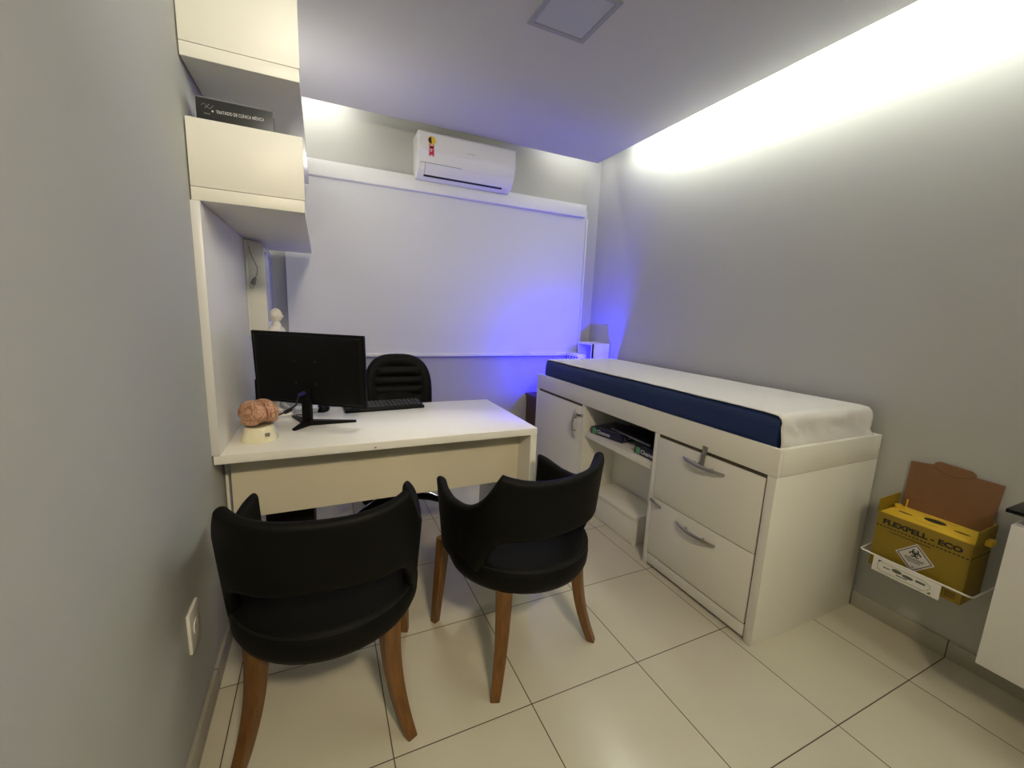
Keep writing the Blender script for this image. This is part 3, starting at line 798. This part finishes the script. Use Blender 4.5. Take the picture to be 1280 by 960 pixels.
pack('navy printed paper pack at the right end of the couch shelf, beside the divider', 1.932, .700, 0., .215, .180, 1)
t = thing('ring_binder', 'black folder with pale edge lying across the two paper packs', 'folder', (2.03, .85, .593))
rb = Matrix.Rotation(math.radians(-3), 4, 'Z'); rb.translation = Vector((2.035, .80, .5925))
obj('cover', bbox(-.045, .11, -.175, .20, .0005, .016, bev=.002, mtx=rb), 'book', t)
obj('page_edge', bbox(-.0475, -.0445, -.17, .195, .0035, .0085, mtx=rb), 'pages', t, smooth=False)

t = thing('step_stool', 'low white wooden step pushed into the open bay of the couch', 'step stool', (2.05, .87, 0))
obj('top', bbox(1.940, 2.15, .648, 1.09, .152, .172, bev=.0012), 'mdf', t)
obj('front_board', bbox(1.945, 1.961, .6645, 1.075, .004, .1515, bev=.001), 'mdf', t)
obj('side_board', bbox(1.945, 2.145, .650, .664, .0, .1515, bev=.001), 'mdf', t)
obj('side_board', bbox(1.945, 2.145, 1.0755, 1.088, .0, .1515, bev=.001), 'mdf', t)

# ------------------------------------------------------------------ behind the couch
t = thing('side_cabinet', 'small brown wooden cabinet between the couch and the back wall', 'cabinet', (2.27, 1.99, 0))
obj('carcass', bbox(1.975, 2.58, 1.84, 2.14, .03, .585, bev=.002), 'brownwood', t)
obj('top', bbox(1.962, 2.585, 1.832, 2.145, .5855, .607, bev=.002), 'brownwood', t)
bm = BM()
for x in (2.0, 2.55):
    for y in (1.87, 2.11): box(bm, x-.02, x+.02, y-.02, y+.02, 0, .0295)
obj('foot', bm, 'black', t, smooth=False)
t = thing('letter_tray', 'white tiered letter tray in the corner beyond the couch', 'tray', (2.48, 1.93, .607))
tx0, tx1, ty0, ty1 = 2.415, 2.592, 1.845, 2.06
obj('side_panel', bbox(tx0, tx1, ty0, ty0+.016, .6075, 1.062, bev=.002), 'paper', t)
obj('side_panel', bbox(tx0, tx1, ty1-.012, ty1, .6075, 1.062, bev=.002), 'paper', t)
obj('back_board', bbox(tx1-.008, tx1, ty0+.0165, ty1-.0125, .6075, 1.06), 'paper', t, smooth=False)
for z in (.615, .76, .90, 1.046): obj('tier', bbox(tx0+.002, tx1-.0085, ty0+.0165, ty1-.0125, z, z+.012), 'paper', t, smooth=False)
obj('dark_edge', bbox(tx0-.002, tx0+.01, ty0-.010, ty0-.0005, .6075, 1.058, bev=.001), 'black', t)
t = thing('small_printer', 'low white device with black slots in front of the letter tray', 'printer', (2.36, 1.98, .607))
obj('case', bbox(2.325, 2.405, 1.90, 2.08, .6075, .962, bev=.006), 'paper', t)
bm = BM(); box(bm, 2.3225, 2.327, 1.915, 2.065, .915, .940)
obj('slot', bm, 'ink', t, smooth=False)
bm = BM()
for k in range(3): box(bm, 2.3215, 2.3235, 1.93+k*.045, 1.955+k*.045, .922, .934)
obj('button', bm, 'paper', t, smooth=False)
t = thing('led_lamp', 'slim blue glowing lamp tucked behind the head of the couch mattress', 'lamp', (2.20, 1.769, .7385))
obj('lamp_body', bbox(2.13, 2.27, 1.758, 1.782, .739, .835, bev=.003), 'black', t)
obj('glowing_strip', bbox(2.135, 2.265, 1.762, 1.778, .8355, .842, bev=.002), 'bluelamp', t)

# ------------------------------------------------------------------ sharps box in its wire holder
t = thing('sharps_box', 'yellow cardboard sharps disposal box with its brown lid open', 'box', (2.51, -.356, .308))
sx0, sx1, sy0, sy1, sz0, sz1 = 2.432, 2.592, -.497, -.215, .309, .545
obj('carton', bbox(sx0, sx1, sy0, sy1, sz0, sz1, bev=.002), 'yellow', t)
bm = BM()
prism(bm, [(sx0, sz1-.002), (sx1, sz1-.002), (sx1, .602), (sx0+.004, .598)], 'y', sy1+.0005, sy1+.004)
obj('side_flap', bm, 'yellow', t); bm = BM()
prism(bm, [(sx0, sz1-.002), (sx1, sz1-.002), (sx1, .602), (sx0+.004, .598)], 'y', sy0-.004, sy0-.0005)
obj('side_flap', bm, 'yellow', t)
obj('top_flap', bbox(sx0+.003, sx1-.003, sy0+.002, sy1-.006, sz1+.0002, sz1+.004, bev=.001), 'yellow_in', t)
bm = BM()
def oval(bm, cx, cy, rx, ry, z0, z1, rot=0.):
    prism(bm, [(cx+rx*math.cos(q)*math.cos(rot)-ry*math.sin(q)*math.sin(rot), cy+rx*math.cos(q)*math.sin(rot)+ry*math.sin(q)*math.cos(rot)) for q in [2*PI*k/28 for k in range(28)]], 'z', z0, z1)
oval(bm, 2.530, -.355, .021, .033, sz1+.0035, sz1+.0048); obj('drop_hole', bm, 'ink', t, smooth=False)
bm = BM(); oval(bm, 2.505, -.272, .0055, .023, sz1+.0035, sz1+.0048); oval(bm, 2.505, -.440, .0055, .023, sz1+.0035, sz1+.0048); obj('slot', bm, 'ink', t, smooth=False)
bm = BM(); box(bm, 2.470, 2.4715, -.385, -.315, sz1+.0035, sz1+.0046); box(bm, 2.56, 2.563, -.41, -.31, sz1+.0035, sz1+.0046); obj('crease_print', bm, mat('ochre_print', (.33, .15, .01), .7), t, smooth=False)
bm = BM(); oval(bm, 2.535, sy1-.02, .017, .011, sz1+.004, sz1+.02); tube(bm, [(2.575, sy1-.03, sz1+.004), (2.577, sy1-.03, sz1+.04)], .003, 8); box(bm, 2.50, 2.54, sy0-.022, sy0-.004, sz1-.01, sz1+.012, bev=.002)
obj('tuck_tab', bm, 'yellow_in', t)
bm = BM(); prism(bm, [(sy1-.01, sz1+.003), (sy1-.012, .748), (sy1-.082, .757), (sy1-.086, .768), (sy1-.098, .774), (sy1-.190, .767), (sy1-.203, .757), (sy1-.204, .748), (sy0+.003, .745), (sy0+.012, sz1+.003)], 'x', sx1-.006, sx1-.001)
lid = obj('open_lid', bm, 'kraft', t, smooth=False); lid['label'] = 'brown kraft lid standing open'
bm = BM(); pts_ = [(sx1-.0065, sy1-.086+.0-(.118*k/14), .748-.020*math.sin(PI*k/14)) for k in range(15)]; tube(bm, pts_, .0013, 6); obj('lid_crease', bm, mat('dark_kraft', (.13, .06, .025), .8), lid)
fx = sx0-.0008
obj('brand_print', text_bm('FLEXPELL - ECO', .028, (fx, -.236, .5035), (0, -1, -.004), (0, 0, 1), bold=.0012, width=.236), 'ink', t, smooth=False)
bm = BM()
for k in range(24): box(bm, fx, fx+.001, -.217-k*.0116-.0078, -.217-k*.0116, .4885-.00005*k, .4925-.00005*k)
for k in range(14): box(bm, sx0+k*.0116, sx0+k*.0116+.0078, sy0-.0006, sy0+.0005, .4885, .4925)
obj('perforation_line', bm, 'ink', t, smooth=False)
bm = BM(); box(bm, fx, fx+.001, -.39, -.262, .474, .4795); obj('small_print', bm, mat('olive_print', (.14, .085, .008), .7), t, smooth=False)
bm = BM()
for k in range(4): box(bm, fx, fx+.001, -.248, -.226, .318+.007*k, .322+.007*k)
for k in range(3): box(bm, fx, fx+.001, -.480, -.452, .322+.008*k, .327+.008*k)
obj('bottom_print', bm, mat('olive_print_dark', (.16, .09, .008), .7), t, smooth=False)
# diamond hazard label with biohazard sign
dc = (-.352, .412)
def dia(bm, r, x0, x1): prism(bm, [(dc[0]-r, dc[1]), (dc[0], dc[1]+r), (dc[0]+r, dc[1]), (dc[0], dc[1]-r)], 'x', x0, x1)
bm = BM(); dia(bm, .060, fx, fx+.001); hz = obj('hazard_label', bm, mat('label_white', (.60, .57, .55), .6), t, smooth=False)
bm = BM()
for a_, b_ in (((-.052, 0), (0, .052)), ((0, .052), (.052, 0)), ((.052, 0), (0, -.052)), ((0, -.052), (-.052, 0))):
    tube(bm, [(fx-.0004, dc[0]+a_[0], dc[1]+a_[1]), (fx-.0004, dc[0]+b_[0], dc[1]+b_[1])], .0014, 6)
obj('label_border', bm, 'ink', hz, smooth=False)
bm = BM(); bcz = (dc[0], dc[1]+.018)
def ring(bm, cy, cz_, r, w_, a0, a1, n=20):
    tube(bm, [(fx-.0004, cy+r*math.cos(a0+(a1-a0)*k/n), cz_+r*math.sin(a0+(a1-a0)*k/n)) for k in range(n+1)], w_, 6)
for k in range(3):
    a = PI/2+k*2*PI/3; cy, czz = bcz[0]+.0095*math.cos(a), bcz[1]+.0095*math.sin(a)
    ring(bm, cy, czz, .0085, .0021, a+.55, a+2*PI-.55)
ring(bm, bcz[0], bcz[1], .0085, .0012, 0, 2*PI, 24); ring(bm, bcz[0], bcz[1], .0035, .0014, 0, 2*PI, 12)
obj('biohazard_sign', bm, 'ink', hz, smooth=False)
bm = BM()
for k, (hw, z) in enumerate(((.030, -.004), (.027, -.010), (.020, -.017))): box(bm, fx-.0006, fx, dc[0]-hw, dc[0]+hw, dc[1]+z-.002, dc[1]+z+.002)
box(bm, fx-.0006, fx, dc[0]-.0025, dc[0]+.0025, dc[1]-.041, dc[1]-.035)
obj('label_lines', bm, 'grey', hz, smooth=False)
# holder
t = thing('wire_holder', 'white wire wall holder with printed plate around the sharps box', 'holder', (2.50, -.356, .35))
hx, hz_ = 2.412, .366
bm = BM(); hy0, hy1 = -.527, -.186; rad = .014
pts_ = [(2.598, hy1+.004, hz_), (hx+rad, hy1, hz_)]
for k in range(1, 6): q = PI/2*k/6; pts_.append((hx+rad-rad*math.sin(q), hy1-rad+rad*math.cos(q), hz_))
pts_ += [(hx, hy1-rad, hz_), (hx, hy0+rad, hz_)]
for k in range(1, 6): q = PI/2*k/6; pts_.append((hx+rad-rad*math.cos(q), hy0+rad-rad*math.sin(q), hz_))
pts_ += [(hx+rad, hy0, hz_), (2.598, hy0-.004, hz_)]
tube(bm, pts_, .0035, 10); obj('wire_loop', bm, 'white', t)
bm = BM()
for y in (-.30, -.41): tube(bm, [(hx+.012, y, .296), (2.598, y, .296), (2.598, y, .40)], .003, 8); tube(bm, [(hx+.006, y, hz_), (hx+.012, y, .296)], .003, 8)
tube(bm, [(2.45, -.29, .3035), (2.45, -.42, .3035)], .003, 8); tube(bm, [(2.56, -.29, .3035), (2.56, -.42, .3035)], .003, 8)
obj('support_wire', bm, 'white', t)
pl = obj('plate', bbox(hx-.003, hx+.001, -.447, -.238, .302, .3625, bev=.001), 'white', t)
bm = BM(); px_ = hx-.0036
def poly(bm, pts): prism(bm, pts, 'x', px_, px_+.001)
poly(bm, [(-.268, .355), (-.256, .355), (-.256, .345), (-.262, .349)]); poly(bm, [(-.423, .309), (-.411, .309), (-.423, .319)])
poly(bm, [(-.318+.016*math.cos(q), .338+.0075*math.sin(q)) for q in [2*PI*k/16 for k in range(16)]]); poly(bm, [(-.352+.018*math.cos(q), .334+.0065*math.sin(q)) for q in [2*PI*k/16 for k in range(16)]])
box(bm, px_, px_+.001, -.405, -.376, .332, .340); box(bm, px_, px_+.001, -.296, -.274, .331, .335); box(bm, px_, px_+.001, -.352, -.318, .321, .325)
obj('plate_print', bm, mat('plate_ink', (.10, .12, .10), .6), pl, smooth=False)
bm = BM(); ring(bm, -.34, .334, .001, .0001, 0, 1, 2)
bm.clear(); pr = [(-.268, .352)]
R_ = [(px_, -.262, .351), (px_, -.40, .351), (px_, -.418, .342), (px_, -.42, .332), (px_, -.412, .318), (px_, -.40, .312), (px_, -.27, .312), (px_, -.258, .320), (px_, -.255, .333), (px_, -.258, .345)]
tube(bm, R_, .0009, 6, closed=True); obj('plate_outline', bm, mat('plate_grey', (.35, .36, .33), .6), pl, smooth=False)

# ------------------------------------------------------------------ wall-hung cabinet at the right edge
t = thing('wall_cabinet', 'white wall-hung cabinet with a black glass top at the right edge', 'cabinet', (2.45, -.9, .207))
obj('carcass', bbox(2.30, W-.001, -1.30, -.594, .207, .703, bev=.003), 'white', t)
obj('riser', bbox(2.36, W-.002, -1.28, -.64, .7035, .737), 'white', t, smooth=False)
obj('glass_top', bbox(2.295, W-.001, -1.32, -.577, .7375, .750, bev=.0015), 'blackgloss', t)
bm = BM(); prism(bm, [(2.598, .640), (2.598, .560), (2.585, .560), (2.55, .632), (2.50, .640)], 'y', -.593, -.560); prism(bm, [(-.487, .566), (-.594, .566), (-.594, .642)], 'x', 2.594, 2.599)
obj('bracket', bm, mat('grey_bracket', (.42, .43, .43), .5), t, smooth=False)

# wall outlet
t = thing('wall_outlet', 'white power outlet plate low on the left wall', 'outlet', (0, .278, .315))
obj('plate', bbox(XL+.0005, .006, .235, .322, .316, .437, bev=.003), 'white', t)
bm = BM(); prism(bm, [(.278+.021*math.cos(q), .3765+.021*math.sin(q)) for q in [2*PI*k/24 for k in range(24)]], 'x', .005, .0085); so = obj('socket', bm, 'white', t)
bm = BM()
for y in (.268, .278, .288): prism(bm, [(y+.0024*math.cos(q), .3765+.0024*math.sin(q)) for q in [2*PI*k/10 for k in range(10)]], 'x', .0084, .0089)
obj('socket_hole', bm, 'ink', so, smooth=False)

# ------------------------------------------------------------------ lights
def area(name, loc, target, sx, sy, power, col, spread=180):
    l = bpy.data.lights.new(name, 'AREA'); l.shape = 'RECTANGLE'; l.size = sx; l.size_y = sy; l.energy = power; l.color = col
    l.spread = math.radians(spread)
    o = bpy.data.objects.new(name, l); COL.objects.link(o); o.location = loc
    d = Vector(target)-Vector(loc); o.rotation_euler = d.to_track_quat('-Z', 'Y').to_euler()
    return o
# LED strip hidden in the slot along the right wall
o = area('cove_strip', (2.437, -.80, 2.548), (2.60, -.80, 2.548), .012, 4.3, 73, (.97, 1., .89))
o.rotation_euler = (0, math.radians(-90), 0)
o = area('cove_strip_end', (2.437, 1.53, 2.548), (2.60, 1.53, 2.548), .012, .34, 1.9, (.97, 1., .89))
o.rotation_euler = (0, math.radians(-90), 0)
# ceiling panel behind the camera
area('ceiling_lamp', (.62, -1.95, 2.485), (.55, .6, .5), .30, .30, 30, (1., .83, .56), 120)
area('shelf_end_fill', (.70, -.45, 2.49), (.17, .66, 2.12), .25, .25, 2.7, (1., .97, .86), 75)  # added fill to brighten the shelf end panels, no fixture there
area('desktop_fill', (.85, 1.0, 2.49), (.8, 1.0, 0), .2, .2, .95, (1., .97, .90), 55)  # invented overhead fill that lifts the desktop
area('shelf_strip', (.12, 1.45, 2.10), (.5, 1.5, 2.5), .03, .9, 6.0, (1., .97, .86))
area('recess_strip', (.30, 2.02, 2.62), (.30, 2.12, 2.2), .55, .02, 2.4, (1., .97, .86))
area('recess_fill_right', (2.25, 2.02, 2.62), (2.25, 2.12, 2.2), .5, .02, 1.1, (1., .98, .88))  # extra fill added to lift the back wall above the blind
# blue lamp behind the couch
p = bpy.data.lights.new('blue_bulb', 'POINT'); p.energy = 30; p.color = (.012, .008, 1.); p.shadow_soft_size = .012
po = bpy.data.objects.new('blue_bulb', p); COL.objects.link(po); po.location = (2.20, 1.769, .862)

w = bpy.data.worlds.new('world'); S.world = w; w.use_nodes = True
bg = w.node_tree.nodes['Background']; bg.inputs[0].default_value = (.8, .85, 1, 1); bg.inputs[1].default_value = .05

# ------------------------------------------------------------------ camera
cam = bpy.data.cameras.new('camera'); co = bpy.data.objects.new('camera', cam); COL.objects.link(co)
r = Vector((0.90959868, -0.41346737, 0.04092647)); u = Vector((0.03361306, 0.17140816, 0.98462653)); f = Vector((0.41412607, 0.89423933, -0.16981054))
mc = Matrix((r, u, -f)).transposed().to_4x4(); mc.translation = Vector((.358547, -1.03517212, 1.29105932))
co.matrix_world = mc
cam.sensor_width = 36; cam.sensor_fit = 'HORIZONTAL'; cam.lens = 519.416/1280*36; cam.clip_start = .02
S.camera = co
S.view_settings.view_transform = 'Standard'
S.view_settings.look = 'None'
S.view_settings.exposure = .04
S.cycles.max_bounces = 10; S.cycles.diffuse_bounces = 6
try: S.cycles.use_denoising = True
except Exception: pass
